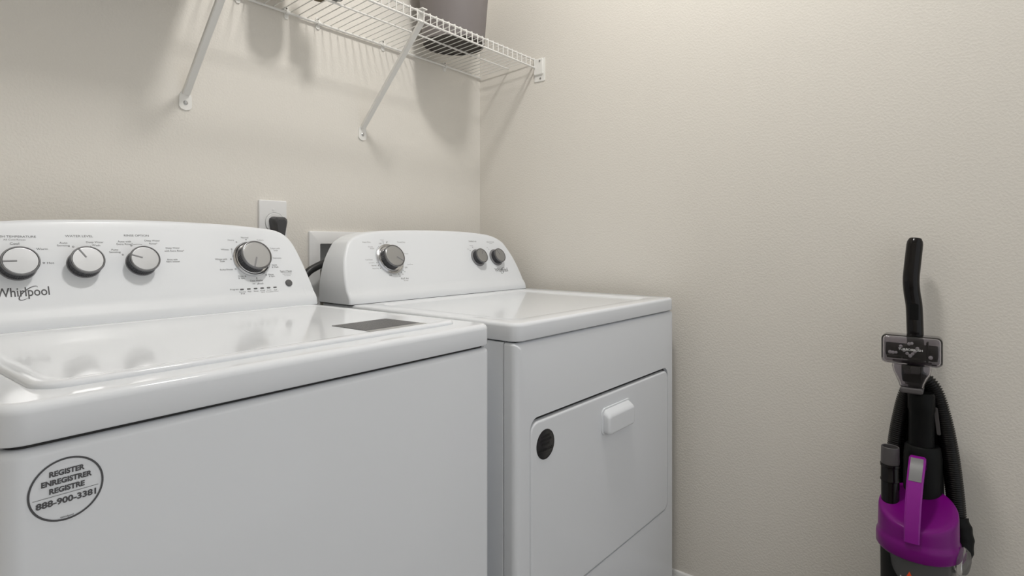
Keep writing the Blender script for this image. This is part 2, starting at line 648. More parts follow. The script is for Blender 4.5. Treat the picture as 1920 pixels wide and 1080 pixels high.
T('Rinse with', 0.3880, 0.1255, 0.0034, 0.0190)
T('Fabric Softener', 0.3890, 0.1210, 0.0034, 0.0260)
dots((0.3177, 0.1568), (0.3004, 0.1376))
ribbon(bm, arc(0.3300, 0.1200, 0.0400, 80, 108, 16), 0.0005, f)
letters('rinse_lettering', wcon)
T('Normal', 0.5510, 0.1766, 0.0040, 0.0170)
T('Heavy', 0.5180, 0.1697, 0.0042, 0.0145)
T('Colors', 0.5870, 0.1706, 0.0040, 0.0160, bs)
T('Colors with', 0.6190, 0.1490, 0.0040, 0.0250, bs)
T('Soak', 0.6200, 0.1438, 0.0040, 0.0110, bs)
T('Delicates', 0.6190, 0.1238, 0.0042, 0.0210, bs)
T('Quick', 0.6080, 0.1062, 0.0042, 0.0130)
T('& Wash', 0.6085, 0.1010, 0.0040, 0.0160)
T('Rinse', 0.5940, 0.0828, 0.0040, 0.0120)
T('& Spin', 0.5950, 0.0778, 0.0044, 0.0140)
T('Clean Washer', 0.5563, 0.0698, 0.0044, 0.0310)
T('with', 0.5480, 0.0625, 0.0030, 0.0065)
T('affresh', 0.5630, 0.0620, 0.0044, 0.0145)
T('Drain', 0.5225, 0.0818, 0.0040, 0.0120)
T('& Spin', 0.5230, 0.0765, 0.0044, 0.0140)
T('Bulky/Sheets', 0.4940, 0.0985, 0.0046, 0.0280)
T('Whites with', 0.4870, 0.1240, 0.0042, 0.0260)
T('Soak', 0.4890, 0.1190, 0.0040, 0.0110)
T('Whites', 0.4995, 0.1470, 0.0042, 0.0170)
dots((0.5295, 0.1653), (0.5532, 0.1715), (0.5821, 0.0823), (0.5576, 0.0756), (0.5327, 0.0814), (0.5141, 0.0996), (0.5088, 0.1236), (0.5149, 0.1476))
ribbon(bm, arc(0.5565, 0.1340, 0.0428, 160, 196, 16), 0.0006, f)
letters('cycle_lettering', wcon)
T('Progress', 0.5015, 0.0512, 0.0044, 0.0185)
for i, s_ in enumerate(('Sensing|Fill', 'Wash', 'Rinse', 'Final|Spin', 'Cycle|Complete', 'Lid|Locked')):
    for j, q in enumerate(s_.split('|')):
        T(q, 0.5182 + i * 0.0156, 0.0446 - j * 0.0042, 0.0030, 0.0021 * len(q))
letters('progress_lettering', wcon)
T('Start / Pause', 0.6335, 0.0897, 0.0046, 0.0300)
ribbon(bm, [(0.6200, 0.0862), (0.6470, 0.0862)], 0.0006, f)
T('Hold 3 Seconds', 0.6345, 0.0825, 0.0030, 0.0230, bs)
T('to Cancel', 0.6345, 0.0785, 0.0030, 0.0150, bs)
letters('start_lettering', wcon)
bm = bmesh.new(); logo(bm, 0.1437, 0.0690, 0.0720, WF); link('brand_logo', bm, M['ink'], wcon, False)
for i in range(6):
    bm = bmesh.new()
    cx = 0.5182 + i * 0.0156
    slab(bm, cx - 0.0042, cx + 0.0042, 0.0490, 0.0522, 0.0002, 0.0012, R=0.0015, rt=0.0003, f=lambda a, b, c: WF(a, b, c))
    link('progress_light', bm, M['button'], wcon)
bm = bmesh.new(); lathe(bm, [(0.0085, -0.001), (0.0085, 0.002), (0.0078, 0.0032), (0.004, 0.0038), (0.0, 0.0040)], WF(0.6330, 0.0590), NRM, 40)
link('start_button', bm, M['button'], wcon)
# registration sticker on the front
fs = lambda a, b: (a, -0.0006, b)
bm = bmesh.new()
SX, SZ = 0.0526, 0.8393
ribbon(bm, arc(SX, SZ, 0.0292, 0, 360, 72), 0.0018, fs)
text(bm, 'REGISTER', SX + 0.0003, 0.8562, fs, 0.0280, 0.0054, 0.045)
text(bm, 'ENREGISTRER', SX + 0.0003, 0.8482, fs, 0.0400, 0.0054, 0.045)
text(bm, 'REGISTRE', SX + 0.0003, 0.8402, fs, 0.0280, 0.0054, 0.045)
ribbon(bm, [(0.0265, 0.8350), (0.0782, 0.8350)], 0.0004, fs)
text(bm, '888-900-3381', SX, 0.8290, fs, 0.0475, 0.0062, 0.035)
text(bm, 'Whirlpool', SX, 0.8125, fs, 0.0105, 0.0022, 0.01)
rs = link('registration_sticker', bm, M['sticker_grey'], cab, False)
rs['label'] = 'round registration sticker with grey print'

# ------------------------------------------------------------------ dryer
dryer = thing('clothes_dryer', 'white front-load clothes dryer with three silver knobs, in the corner by the right wall', 'dryer', (-0.7866, -0.792, 0), R_(-1.3))
DW, DD = 0.733, 0.69
bm = bmesh.new()
slab(bm, 0.001, DW - 0.001, 0.0335, DD, 0.02, 0.8775, R=0.004, rt=0.003)
for px in (0.06, DW - 0.06):
    for py in (0.09, DD - 0.07):
        lathe(bm, [(0.022, 0.0), (0.022, 0.012), (0.012, 0.014), (0.012, 0.03)], (px, py, 0), n=16)
dcab = link('cabinet', bm, M['enamel'], dryer)
bm = bmesh.new(); box(bm, 0.006, DW - 0.006, 0.022, 0.045, 0.03, 0.872); box(bm, 0.012, DW - 0.012, 0.012, DD - 0.01, 0.870, 0.886)
link('seam', bm, M['gap'], dryer, False)
fx = lambda a, b, c: (a, -c, b)
DX0, DX1, DZ0, DZ1 = 0.0460, 0.6905, 0.3130, 0.7110
bm = bmesh.new()
slab(bm, 0.0, DW, 0.022, 0.8775, -0.0305, 0.0, R=0.006, rt=0.014, bs=6, recess=(DX0 - 0.0018, DX1 + 0.0018, DZ0 - 0.0018, DZ1 + 0.0085, 0.026, 0.018, 0.0006), f=fx)
link('front_panel', bm, M['enamel'], dryer)
bm = bmesh.new(); slab(bm, DX0, DX1, DZ0, DZ1, -0.0178, 0.0012, R=0.024, rt=0.005, f=fx, bs=4)
ddoor = link('door', bm, M['enamel'], dryer)
bm = bmesh.new(); slab(bm, DX0 - 0.0010, DX1 + 0.0010, DZ0 - 0.0010, DZ1 + 0.0075, -0.0178, -0.0100, R=0.024, rt=0, f=fx); link('door_gap_shade', bm, M['gap'], dryer)  # dark slab added to stand for the shade in the gap round the door
bm = bmesh.new()


def fh(a, b, c):
    return (a, -c, b - max(c - 0.004, 0) * 0.75 * max((b - 0.618) / 0.060, 0))


slab(bm, 0.3185, 0.4635, 0.6150, 0.6800, 0.0008, 0.0038, R=0.016, rt=0.0015, f=fh)
slab(bm, 0.3265, 0.4575, 0.6165, 0.6760, 0.0034, 0.0200, R=0.013, rt=0.007, f=fh, bs=5)
link('door_handle', bm, M['enamel'], ddoor)
bm = bmesh.new()
lathe(bm, [(0.0310, 0.0006), (0.0310, 0.0018), (0.0300, 0.0021), (0.0, 0.0021)], (0.0955, 0.0, 0.6572), (0, -1, 0), 64)
st = link('sticker', bm, M['sticker_black'], ddoor)
st['label'] = 'round black registration sticker'
bm = bmesh.new()
fd = lambda a, b: (a, -0.0025, b)
for s_, z_, w_, h_ in (('REGISTER', 0.6745, 0.0290, 0.0056), ('ENREGISTRER', 0.6662, 0.0410, 0.0056), ('REGISTRE', 0.6580, 0.0290, 0.0056), ('888-900-3381', 0.6465, 0.0490, 0.0066)):
    text(bm, s_, 0.0955, z_, fd, w_, h_, 0.02)
ribbon(bm, arc(0.0955, 0.6572, 0.0297, 0, 360, 64), 0.0010, fd)
link('sticker_print', bm, M['black_print'], st, False)
bm = bmesh.new()
slab(bm, -0.001, DW + 0.001, -0.002, DD, 0.8805, 0.917, R=0.024, rt=0.008, rb=0.003, recess=(0.055, 0.668, 0.045, 0.515, 0.03, 0.005, 0.022))
link('top_panel', bm, M['enamel'], dryer)
DF = console_f(0.538, 0.917)
dh = [(0.7170, 0.0), (0.7140, 0.060), (0.7010, 0.120), (0.678, 0.168), (0.664, 0.182), (0.6437, 0.1935), (0.612, 0.2030), (0.58, 0.2075), (0.49, 0.2140)]
outl = dh + [(0.354, 0.2162)] + [(0.708 - p[0], p[1]) for p in reversed(dh)]
dcon = build_console(outl, 0.538, 0.9182, 0.681, dryer)
bm = bmesh.new(); slab(bm, -0.008, 0.715, 0.539, 0.680, 0.9165, 0.9184, R=0.002, rt=0); link('seam', bm, M['gap'], dryer)
KD = 0.0335
knob(DF, 0.1580, 0.1250, KD, dcon, -33, depth=0.026, ring=([(KD * 1.36, 0.0), (KD * 1.34, 0.0025), (KD * 1.20, 0.0045), (KD * 1.12, 0.0035), (KD * 1.08, 0.006), (KD * 0.9, 0.006)], 'chrome'), label='larger timer knob with chrome ring')
KS = 0.0252
dr = ([(KS * 1.18, 0.0), (KS * 1.18, 0.003), (KS * 1.12, 0.0042), (KS * 0.9, 0.0042)], 'ring_grey')
knob(DF, 0.5175, 0.1205, KS, dcon, 62, depth=0.024, ring=dr, ptr_len=(0.2, 0.75), thin=True)
knob(DF, 0.6075, 0.1200, KS, dcon, 118, depth=0.024, ring=dr, ptr_len=(0.1, 0.85), thin=True)
bm = bmesh.new()
f = lambda a, b: DF(a, b, 0.0006)
CX, CS = 0.1580, 0.1250
T('Auto Dry', 0.0929, 0.1762, 0.0052, 0.0270)
T('Timed Dry', 0.2145, 0.1762, 0.0052, 0.0300)
T('OFF', 0.1385, 0.1722, 0.0044, 0.0095)
T('Heavy', 0.1480, 0.1835, 0.0036, 0.0130, bs); T('Dry', 0.1500, 0.1790, 0.0036, 0.0080, bs)
T('80', 0.1640, 0.1780, 0.0036, 0.0055, bs)
T('Wrinkle', 0.1020, 0.1625, 0.0038, 0.0160, bs); T('Shield', 0.1060, 0.1575, 0.0038, 0.0130, bs)
T('Cool Down', 0.0860, 0.1243, 0.0038, 0.0230, bs)
T('Less Dry', 0.0920, 0.1147, 0.0038, 0.0180, bs)
T('Normal', 0.0970, 0.1067, 0.0038, 0.0150)
T('More Dry', 0.1000, 0.0975, 0.0040, 0.0200)
T('OFF', 0.1440, 0.0755, 0.0046, 0.0100)
T('OFF', 0.2060, 0.0967, 0.0044, 0.0095)
T('Cool Down', 0.2240, 0.1060, 0.0036, 0.0220, bs)
T('Heavy', 0.2220, 0.1397, 0.0036, 0.0140, bs)
T('Fluff Air', 0.1910, 0.0640, 0.0056, 0.0280)
T('No Heat', 0.1930, 0.0578, 0.0034, 0.0160, bs)
for a_, s_ in ((-72, '30'), (-58, '20'), (-46, '10')):
    text(bm, s_, CX + 0.0560 * math.cos(R_(a_)), CS + 0.0560 * math.sin(R_(a_)), f, 0.0050, 0.0036)
for a_ in (-72, -58, -46, 192, 202, 213, 100, 86):
    ribbon(bm, arc(CX + 0.0500 * math.cos(R_(a_)), CS + 0.0500 * math.sin(R_(a_)), 0.0011, 0, 360, 12), 0.0009, f)
ribbon(bm, arc(CX, CS, 0.0475, 122, 258, 40), 0.0006, f)
ribbon(bm, arc(CX, CS, 0.0475, -98, -28, 24), 0.0006, f)
letters('timer_lettering', dcon)
T('TEMPERATURE', 0.5175, 0.1800, 0.0046, 0.0370)
T('Medium', 0.5060, 0.1650, 0.0036, 0.0150, bs)
T('Low', 0.4860, 0.1530, 0.0036, 0.0085, bs)
dots((0.5090, 0.1590), (0.4930, 0.1475))
letters('temperature_lettering', dcon)
T('END OF CYCLE', 0.6060, 0.1780, 0.0046, 0.0370)
T('SIGNAL', 0.6060, 0.1725, 0.0034, 0.0160, bs)
T('Off', 0.5800, 0.1570, 0.0036, 0.0060, bs)
dots((0.5860, 0.1510))
letters('signal_lettering', dcon)
bm = bmesh.new(); logo(bm, 0.6150, 0.0722, 0.0660, DF); link('brand_logo', bm, M['ink'], dcon, False)

# ------------------------------------------------------------------ wall plate, plug, washer box, hose
plate = thing('outlet_plate', 'white square-cornered outlet plate on the back wall behind the washer', 'outlet', (-0.8523, 0, 1.130))
fw = lambda a, b, c: (a, -c, b)
bm = bmesh.new(); slab(bm, -0.040, 0.040, -0.0625, 0.0625, 0.0, 0.007, R=0.004, rt=0.003, f=fw); link('cover_plate', bm, M['plastic'], plate)
bm = bmesh.new(); lathe(bm, [(0.0265, 0.004), (0.0265, 0.0085), (0.0255, 0.0095), (0.0, 0.0095)], (0.004, 0, 0.0015), (0, -1, 0), 48); link('receptacle', bm, M['plastic'], plate)
bm = bmesh.new(); ribbon(bm, arc(0.004, 0.0015, 0.0275, 0, 360, 48), 0.0008, lambda a, b: (a, -0.0073, b)); link('receptacle_groove', bm, M['ink_soft'], plate, False)
bm = bmesh.new(); lathe(bm, [(0.0036, 0.006), (0.0034, 0.0082), (0.0, 0.0088)], (0.000, 0, 0.0370), (0, -1, 0), 20); link('screw', bm, M['plastic'], plate)
plug = thing('power_plug', 'dark grey angled power plug in the outlet plate behind the washer', 'plug', (-0.8455, -0.0095, 1.1335))
bm = bmesh.new()
L = []
for c, w0, w1, zt, zb in ((0.0, 0.021, 0.015, 0.014, -0.030), (0.012, 0.021, 0.014, 0.014, -0.034), (0.024, 0.019, 0.012, 0.012, -0.037), (0.030, 0.013, 0.009, 0.006, -0.036)):
    pts = []
    for a, b in ((w1, zb), (w0, zt - 0.012), (w0 * 0.93, zt - 0.005), (w0 * 0.62, zt), (-w0 * 0.62, zt), (-w0 * 0.93, zt - 0.005), (-w0, zt - 0.012), (-w1, zb)):
        pts.append((a, -c, b))
    L.append(pts)
rings(bm, L)
link('plug_body', bm, M['plug'], plug, True, 30)
bm = bmesh.new(); tube(bm, smooth_path([(0, -0.017, -0.030), (0.001, -0.020, -0.08), (0.01, -0.03, -0.2), (0.03, -0.045, -0.45), (0.05, -0.05, -0.75)], 8), 0.0055, 12); link('cord', bm, M['plug'], plug)

wbox = thing('washer_outlet_box', 'white framed recessed water outlet box in the back wall between the machines', 'outlet box', (-0.626, 0, 0.97))
bm = bmesh.new()
ox0, ox1, oz0, oz1 = -0.118, 0.118, -0.150, 0.1405
ix0, ix1, iz0, iz1 = -0.084, 0.084, -0.102, 0.1045
outer = rrect(ox0, ox1, oz0, oz1, 0.004, 4)
inner = rrect(ix0, ix1, iz0, iz1, 0.003, 4)
rings(bm, [[(a, 0.0, b) for a, b in outer], [(a, -0.008, b) for a, b in outer], [(a, -0.010, b) for a, b in rrect(ox0 + 0.003, ox1 - 0.003, oz0 + 0.003, oz1 - 0.003, 0.003, 4)], [(a, -0.010, b) for a, b in inner], [(a, 0.0, b) for a, b in inner]], False, False)
link('frame', bm, M['plastic'], wbox, True, 40)
bm = bmesh.new()
rings(bm, [[(a, -0.009, b) for a, b in inner], [(a, 0.085, b) for a, b in inner]], False, True)
link('recess', bm, M['box_grey'], wbox, True, 40)
for sx in (-0.045, 0.045):
    bm = bmesh.new()
    lathe(bm, [(0.0, -0.10), (0.010, -0.10), (0.010, -0.02), (0.015, -0.018), (0.015, 0.0), (0.009, 0.002), (0.009, 0.02), (0.0, 0.02)], (sx, 0.045, 0.0), n=20)
    tube(bm, [(sx, 0.045, -0.01), (sx, 0.015, -0.01)], 0.010, 16)
    box(bm, sx - 0.022, sx + 0.022, 0.041, 0.049, 0.020, 0.026)
    link('valve', bm, M['brass'], wbox)
hose = tag(link('supply_hose', (lambda b: (tube(b, smooth_path([(-0.640, 0.030, 0.985), (-0.665, -0.010, 1.014), (-0.700, -0.045, 1.0235), (-0.7315, -0.056, 1.0175), (-0.760, -0.060, 1.0075), (-0.785, -0.062, 0.993), (-0.825, -0.064, 0.950), (-0.860, -0.064, 0.85), (-0.875, -0.062, 0.6)], 10), 0.0105, 18), b)[1])(bmesh.new()), M['black_rubber']), 'black rubber supply hose looping out of the recessed outlet box', 'hose')

# ------------------------------------------------------------------ wire shelf
ZB, ZF, ZLO, YS = 1.7165, 1.7330, 1.7058, -0.268
XA, XB = XL + 0.02, -0.005


def deck_z(y):
    return ZB + 0.003 + (ZF - ZB) * (y / YS)


shelf = thing('wire_shelf', 'white wire shelf with a hanging front lip along the back wall', 'shelf', (0, 0, 0))
bm = bmesh.new()
x = XB - 0.008
while x > XA:
    pth = [(x, -0.004, deck_z(-0.004)), (x, -0.20, deck_z(-0.20)), (x, YS + 0.002, ZF + 0.0045), (x, YS - 0.0032, ZF + 0.0035), (x, YS - 0.0042, ZF), (x, YS - 0.0042, ZLO - 0.002)]
    tube(bm, pth, 0.00150, 7)
    x -= 0.0254
link('deck_wires', bm, M['vinyl'], shelf)
for nm, y, z, r in (('front_rail', YS, ZF, 0.0031), ('lip_rail', YS - 0.0012, ZLO, 0.0031), ('cross_rail', -0.146, deck_z(-0.146) - 0.0042, 0.0026), ('back_rail', -0.0075, ZB - 0.0014, 0.0035)):
    bm = bmesh.new(); tube(bm, [(XA, y, z), (XB, y, z)], r, 12); link(nm, bm, M['vinyl'], shelf)
for cx in (-0.1946, -0.4755, -0.7131, -0.8117, -0.947, -1.35, -1.75, -2.15):
    bm = bmesh.new()
    slab(bm, cx - 0.0065, cx + 0.0065, 1.6980, 1.7330, 0.0, 0.0035, R=0.0060, rt=0.001, f=lambda a, b, c: (a, -c, b))
    tube(bm, [(cx - 0.005, -0.0072, ZB - 0.001), (cx + 0.005, -0.0072, ZB - 0.001)], 0.0062, 14)
    c = link('wall_clip', bm, M['vinyl'], shelf)
    bm = bmesh.new(); lathe(bm, [(0.0026, 0.003), (0.0024, 0.0046), (0.0, 0.0050)], (cx, 0, 1.7275), (0, -1, 0), 14); link('screw', bm, M['dark_screw'], c)


def bracket(xf, xt, label):
    t = thing('shelf_bracket', label, 'bracket', (xf, 0, 1.40), 0, 'diagonal braces under the wire shelf')
    bm = bmesh.new()
    A = Vector((0, -0.0045, 0.036)); B = Vector((xt - xf, YS + 0.004, 0.3100))
    d = (B - A).normalized()
    sx_ = Vector((1, 0, 0)); sx_ = (sx_ - d * sx_.dot(d)).normalized(); nn = d.cross(sx_)
    if nn.y > 0:
        nn = -nn
    # open channel section
    sec = [(-0.0085, -0.005), (-0.0085, 0.003), (-0.0065, 0.0045), (0.0065, 0.0045), (0.0085, 0.003), (0.0085, -0.005), (0.0065, -0.005), (0.0065, 0.002), (-0.0065, 0.002), (-0.0065, -0.005)]
    rings(bm, [[A + sx_ * a + nn * b for a, b in sec], [B + sx_ * a + nn * b for a, b in sec]])
    link('brace', bm, M['vinyl'], t, True, 30)
    bm = bmesh.new()
    pl = [(-0.0145, 0.006), (-0.010, 0.000), (0.0, -0.0025), (0.010, 0.000), (0.0145, 0.006), (0.0140, 0.032), (0.0090, 0.042), (-0.0090, 0.042), (-0.0140, 0.032)]
    rings(bm, [[(a, -0.0002, b) for a, b in pl], [(a, -0.0030, b) for a, b in pl]])
    ft = link('foot_plate', bm, M['vinyl'], t, True, 30)
    bm = bmesh.new(); lathe(bm, [(0.0052, 0.0028), (0.0052, 0.0038), (0.0036, 0.0048), (0.0034, 0.0062), (0.0, 0.0066)], (0, 0, 0.0155), (0, -1, 0), 20); link('screw', bm, M['screw'], ft)
    bm = bmesh.new()
    hx = xt - xf
    slab(bm, hx - 0.010, hx + 0.010, ZLO - 1.40 - 0.004, ZF - 1.40 + 0.0125, 0.0, 0.003, R=0.002, rt=0.0008, f=lambda a, b, c: (a, YS + 0.0110 - c, b))
    slab(bm, hx - 0.010, hx + 0.010, YS - 0.008, YS + 0.011, ZF - 1.40 + 0.0085, ZF - 1.40 + 0.0115, R=0.002, rt=0.0008)
    link('rail_clip', bm, M['vinyl'], t)
    return t


bracket(-0.555, -0.546, 'white diagonal shelf brace nearer the room corner, under the tall bin')
bracket(-1.0741, -1.070, 'white diagonal shelf brace at left, above the washing machine')

eb = thing('shelf_end_bracket', 'white end bracket holding the shelf front to the right wall', 'bracket', (0, -0.285, 1.695))
fr = lambda a, b, c: (-c, a, b)
bm = bmesh.new(); slab(bm, -0.0245, 0.0210, -0.041, 0.0420, 0.0, 0.003, R=0.003, rt=0.0008, f=fr); bp_ = link('wall_plate', bm, M['vinyl'], eb)
bm = bmesh.new(); slab(bm, -0.0185, 0.0205, -0.0170, 0.0400, 0.0028, 0.0085, R=0.004, rt=0.002, f=fr); link('cup', bm, M['vinyl'], eb)
for z in (0.0300, -0.0305):
    bm = bmesh.new(); lathe(bm, [(0.0034, 0.0025), (0.0034, 0.0046 if z < 0 else 0.0095), (0.0, 0.0050 if z < 0 else 0.0100)], (0, -0.006, z), (-1, 0, 0), 16); link('screw', bm, M['screw'], bp_)


# ------------------------------------------------------------------ things on the shelf
def bin_(x, y, r0, r1, h, label):
    t = thing('plastic_bin', label, 'bin', (x, y, deck_z(y - r0) + 0.0030))
    bm = bmesh.new()
    lathe(bm, [(r0 * 0.80, 0.004), (r0 * 0.93, 0.004), (r0 * 0.95, 0.0), (r0, 0.0), (r0 * 1.01, 0.004), (r1, h), (r1 * 1.03, h), (r1 * 1.03, h + 0.004), (r1 * 0.985, h + 0.004), (r1 * 0.975, h - 0.01), (r0 * 0.97, 0.008), (0.0, 0.008)], n=72, cap=False)
    link('bin_body', bm, M['bin'], t, True, 40)
    bm = bmesh.new()
    lathe(bm, [(r0 * 1.002, 0.0035), (r0 * 1.002, -0.0006), (r0 * 0.94, -0.0006), (r0 * 0.92, 0.0035), (0.0, 0.0035)], n=72, cap=False)
    b = link('bin_base', bm, M['bin_base'], t, True, 40)
    b['label'] = 'dark base'
    return t


bin_(-0.288, -0.139, 0.101, 0.126, 0.30, 'tall taupe plastic bin on the wire shelf near the corner')


def bottle(x, y, r, h, m, label):
    t = thing('bottle', label, 'bottle', (x, y, deck_z(y - r) + 0.0026))
    bm = bmesh.new()
    lathe(bm, [(0.0, 0.004), (r * 0.75, 0.003), (r * 0.85, 0.0), (r * 0.95, 0.001), (r, 0.006), (r, h * 0.68), (r * 0.8, h * 0.8), (r * 0.38, h * 0.87), (r * 0.38, h * 0.9)], n=40)
    link('bottle_body', bm, m, t, True, 45)
    bm = bmesh.new()
    lathe(bm, [(r * 0.46, h * 0.885), (r * 0.46, h * 0.99), (r * 0.42, h), (0.0, h)], n=32)
    link('cap', bm, M['plastic'], t, True, 45)
    return t


bottle(-0.784, -0.119, 0.0185, 0.13, M['bottle_a'], 'small brown bottle peeping through the shelf wires at the top edge')
bottle(-0.753, -0.152, 0.0172, 0.11, M['bottle_b'], 'small grey bottle at the top edge, right of the brown bottle')
bottle(-0.862, -0.094, 0.050, 0.27, M['bottle_b'], 'large grey bottle above the frame that shades the wall beside the left brace')
sb = thing('storage_box', 'grey lidded storage box on the left of the shelf, above the frame', 'box', (-1.26, -0.142, deck_z(-0.265) + 0.0035))
bm = bmesh.new(); slab(bm, -0.205, 0.205, -0.115, 0.115, 0.0, 0.20, R=0.015, rt=0.003, rb=0.003); link('box_body', bm, M['box_card'], sb)
bm = bmesh.new(); slab(bm, -0.209, 0.209, -0.119, 0.119, 0.19, 0.225, R=0.017, rt=0.004); link('box_lid', bm, M['box_card'], sb)

# ------------------------------------------------------------------ vacuum cleaner (faces -x, leans by the right wall)
vac = thing('vacuum_cleaner', 'upright purple and black vacuum cleaner standing against the right wall', 'vacuum cleaner', (-0.155, -1.40, 0))
VX = lambda p: (p[0] + 0.155, p[1] + 1.40, p[2])     # world point to the vacuum's own frame
CRX, CRY = 0.070, 0.0725
# dust cup
bm = bmesh.new()
lathe(bm, [(0.93, 0.16), (0.95, 0.19), (0.99, 0.420), (0.955, 0.420), (0.915, 0.19), (0.0, 0.185)], n=64, cap=False, sx=CRX, sy=CRX)
cup = link('dust_cup', bm, M['clear'], vac, True, 40)
bm = bmesh.new()
lathe(bm, [(0.0, 0.195), (0.045, 0.195), (0.047, 0.30), (0.058, 0.39), (0.060, 0.418), (0.0, 0.418)], n=40)
link('filter_core', bm, M['dust'], cup, True, 40)


def on_cup(a, z, off=0.0008):
    """a = arc length round the cup front (positive to the photo's right, -y)"""
    r = CRX * (0.95 + 0.04 * (z - 0.19) / 0.23) + off
    t = a / r
    return (-r * math.cos(t), -r * math.sin(t), z)


bm = bmesh.new()   # dark film wrapped over the lower and left part of the cup
n = 40
for i in range(n):
    a0 = -0.085 + 0.155 * i / n
    a1 = -0.085 + 0.155 * (i + 1) / n

    def topz(a):
        if a < -0.050:
            return 0.412
        u = min((a + 0.050) / 0.045, 1.0)
        return 0.412 - 0.048 * math.sqrt(max(0.0, 1 - (1 - u) ** 2)) - 0.030 * max(a, 0) / 0.07
    for k in range(6):
        z0, z1 = 0.20, 1.0
        q0 = [0.20 + (topz(a) - 0.20) * k / 6 for a in (a0, a1)]
        q1 = [0.20 + (topz(a) - 0.20) * (k + 1) / 6 for a in (a0, a1)]
        bm.faces.new([bm.verts.new(on_cup(a0, q0[0], 0.0006)), bm.verts.new(on_cup(a1, q0[1], 0.0006)), bm.verts.new(on_cup(a1, q1[1], 0.0006)), bm.verts.new(on_cup(a0, q1[0], 0.0006))])
bmesh.ops.remove_doubles(bm, verts=bm.verts[:], dist=1e-5)
link('cup_label', bm, M['black_matte'], cup)
bm = bmesh.new()
bm.faces.new([bm.verts.new(on_cup(a, z, 0.0012)) for a, z in ((-0.010, 0.3935), (-0.017, 0.3785), (-0.003, 0.3785))])
bm.faces.new([bm.verts.new(on_cup(a, z, 0.0012)) for a, z in ((-0.026, 0.372), (-0.026, 0.369), (-0.010, 0.350), (0.008, 0.369), (0.008, 0.372))])
em = link('logo_mark', bm, M['orange'], cup, False)
em['label'] = 'orange diamond mark'
bm = bmesh.new()
text(bm, 'bissell', -0.006, 0.3755, lambda a, b: on_cup(a, b, 0.0016), 0.0420, 0.0075, 0.02)
text(bm, 'AEROSWIFT', -0.010, 0.3480, lambda a, b: on_cup(a, b, 0.0016), 0.0700, 0.0100, 0.01)
link('logo_lettering', bm, M['white_print'], cup, False)
# purple lid, its top sloping to the front
bm = bmesh.new()


def lid_top(x_):
    return 0.5070 + x_ * 0.40


L = []
NL = 64


def lring(k, zf):
    L.append([(k * CRX * math.cos(2 * math.pi * i / NL), k * CRX * 1.03 * math.sin(2 * math.pi * i / NL), zf(k * CRX * math.cos(2 * math.pi * i / NL))) for i in range(NL)])


lring(0.90, lambda q: 0.418)
lring(1.02, lambda q: 0.416)
lring(1.055, lambda q: 0.420)
lring(1.055, lambda q: 0.438)
lring(1.045, lambda q: 0.444)
lring(1.015, lambda q: 0.448)
lring(1.005, lambda q: 0.454)
lring(0.995, lambda q: lid_top(q) - 0.010)
lring(0.985, lambda q: lid_top(q) - 0.004)
lring(0.965, lambda q: lid_top(q) - 0.001)
lring(0.935, lambda q: lid_top(q))
lring(0.80, lambda q: lid_top(q) + 0.0003)
lring(0.40, lambda q: lid_top(q) + 0.001)
lring(0.001, lambda q: lid_top(q) + 0.0012)
rings(bm, L)
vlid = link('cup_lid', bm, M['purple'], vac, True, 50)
# carrying handle: a bowed strap rising from the lid front
hp = smooth_path([(-0.0700, 0.006, 0.456), (-0.0680, 0.0055, 0.486), (-0.0590, 0.004, 0.530), (-0.0420, 0.002, 0.572), (-0.020, 0, 0.600), (0.002, 0, 0.607), (0.022, 0, 0.596), (0.034, 0, 0.570), (0.038, 0, 0.52)], 8)
bm = bmesh.new()
L = []
for i, p in enumerate(hp):
    d = (hp[min(i + 1, len(hp) - 1)] - hp[max(i - 1, 0)]).normalized()
    nn = Vector((-d.z, 0, d.x))
    w = 0.0135 + 0.0015 * min(i / 30, 1.0)
    th = 0.0075
    sec = []
    for a, b in ((-w, -th), (-w, th * 0.6), (-w * 0.8, th), (w * 0.8, th), (w, th * 0.6), (w, -th), (w * 0.7, -th * 0.6), (-w * 0.7, -th * 0.6)):
        sec.append(p + Vector((0, a, 0)) + nn * b)
    L.append(sec)
rings(bm, L)
hd = link('carry_handle', bm, M['purple_bright'], vlid, True, 35)
bm = bmesh.new()
L = []
for p in hp[24:37]:
    i = hp.index(p)
    d = (hp[i + 1] - hp[i - 1]).normalized(); nn = Vector((-d.z, 0, d.x))
    L.append([p + Vector((0, a, 0)) + nn * b for a, b in ((-0.0112, 0.0065), (-0.0112, 0.0083), (0.0112, 0.0083), (0.0112, 0.0065))])
rings(bm, L)
tg = link('release_button', bm, M['tag'], vlid, True, 30)
tg['label'] = 'grey release button on the handle'
# body column, base and wheels
bm = bmesh.new()
slab(bm, 0.000, 0.105, -0.064, 0.064, 0.10, 0.470, R=0.03, rt=0.02, rb=0.01)
slab(bm, 0.094, 0.112, -0.044, 0.040, 0.44, 0.735, R=0.006, rt=0.012)
lathe(bm, [(0.0, 0.44), (0.036, 0.44), (0.036, 0.600), (0.0335, 0.622), (0.0300, 0.626), (0.0265, 0.626), (0.0, 0.62)], (0.058, -0.006, 0), n=40)
link('body', bm, M['black_matte'], vac, True, 40)
bm = bmesh.new()
slab(bm, -0.215, 0.060, -0.155, 0.155, 0.012, 0.085, R=0.05, rt=0.03, rb=0.006)
slab(bm, -0.10, 0.09, -0.085, 0.085, 0.05, 0.185, R=0.03, rt=0.02)
link('floor_head', bm, M['black_matte'], vac, True, 40)
for sy in (-1, 1):
    bm = bmesh.new(); lathe(bm, [(0.0, -0.014), (0.048, -0.014), (0.054, -0.008), (0.054, 0.008), (0.048, 0.014), (0.0, 0.014)], (0.060, sy * 0.118, 0.054), (0, 1, 0), 36)
    link('wheel', bm, M['black_matte'], vac, True, 40)
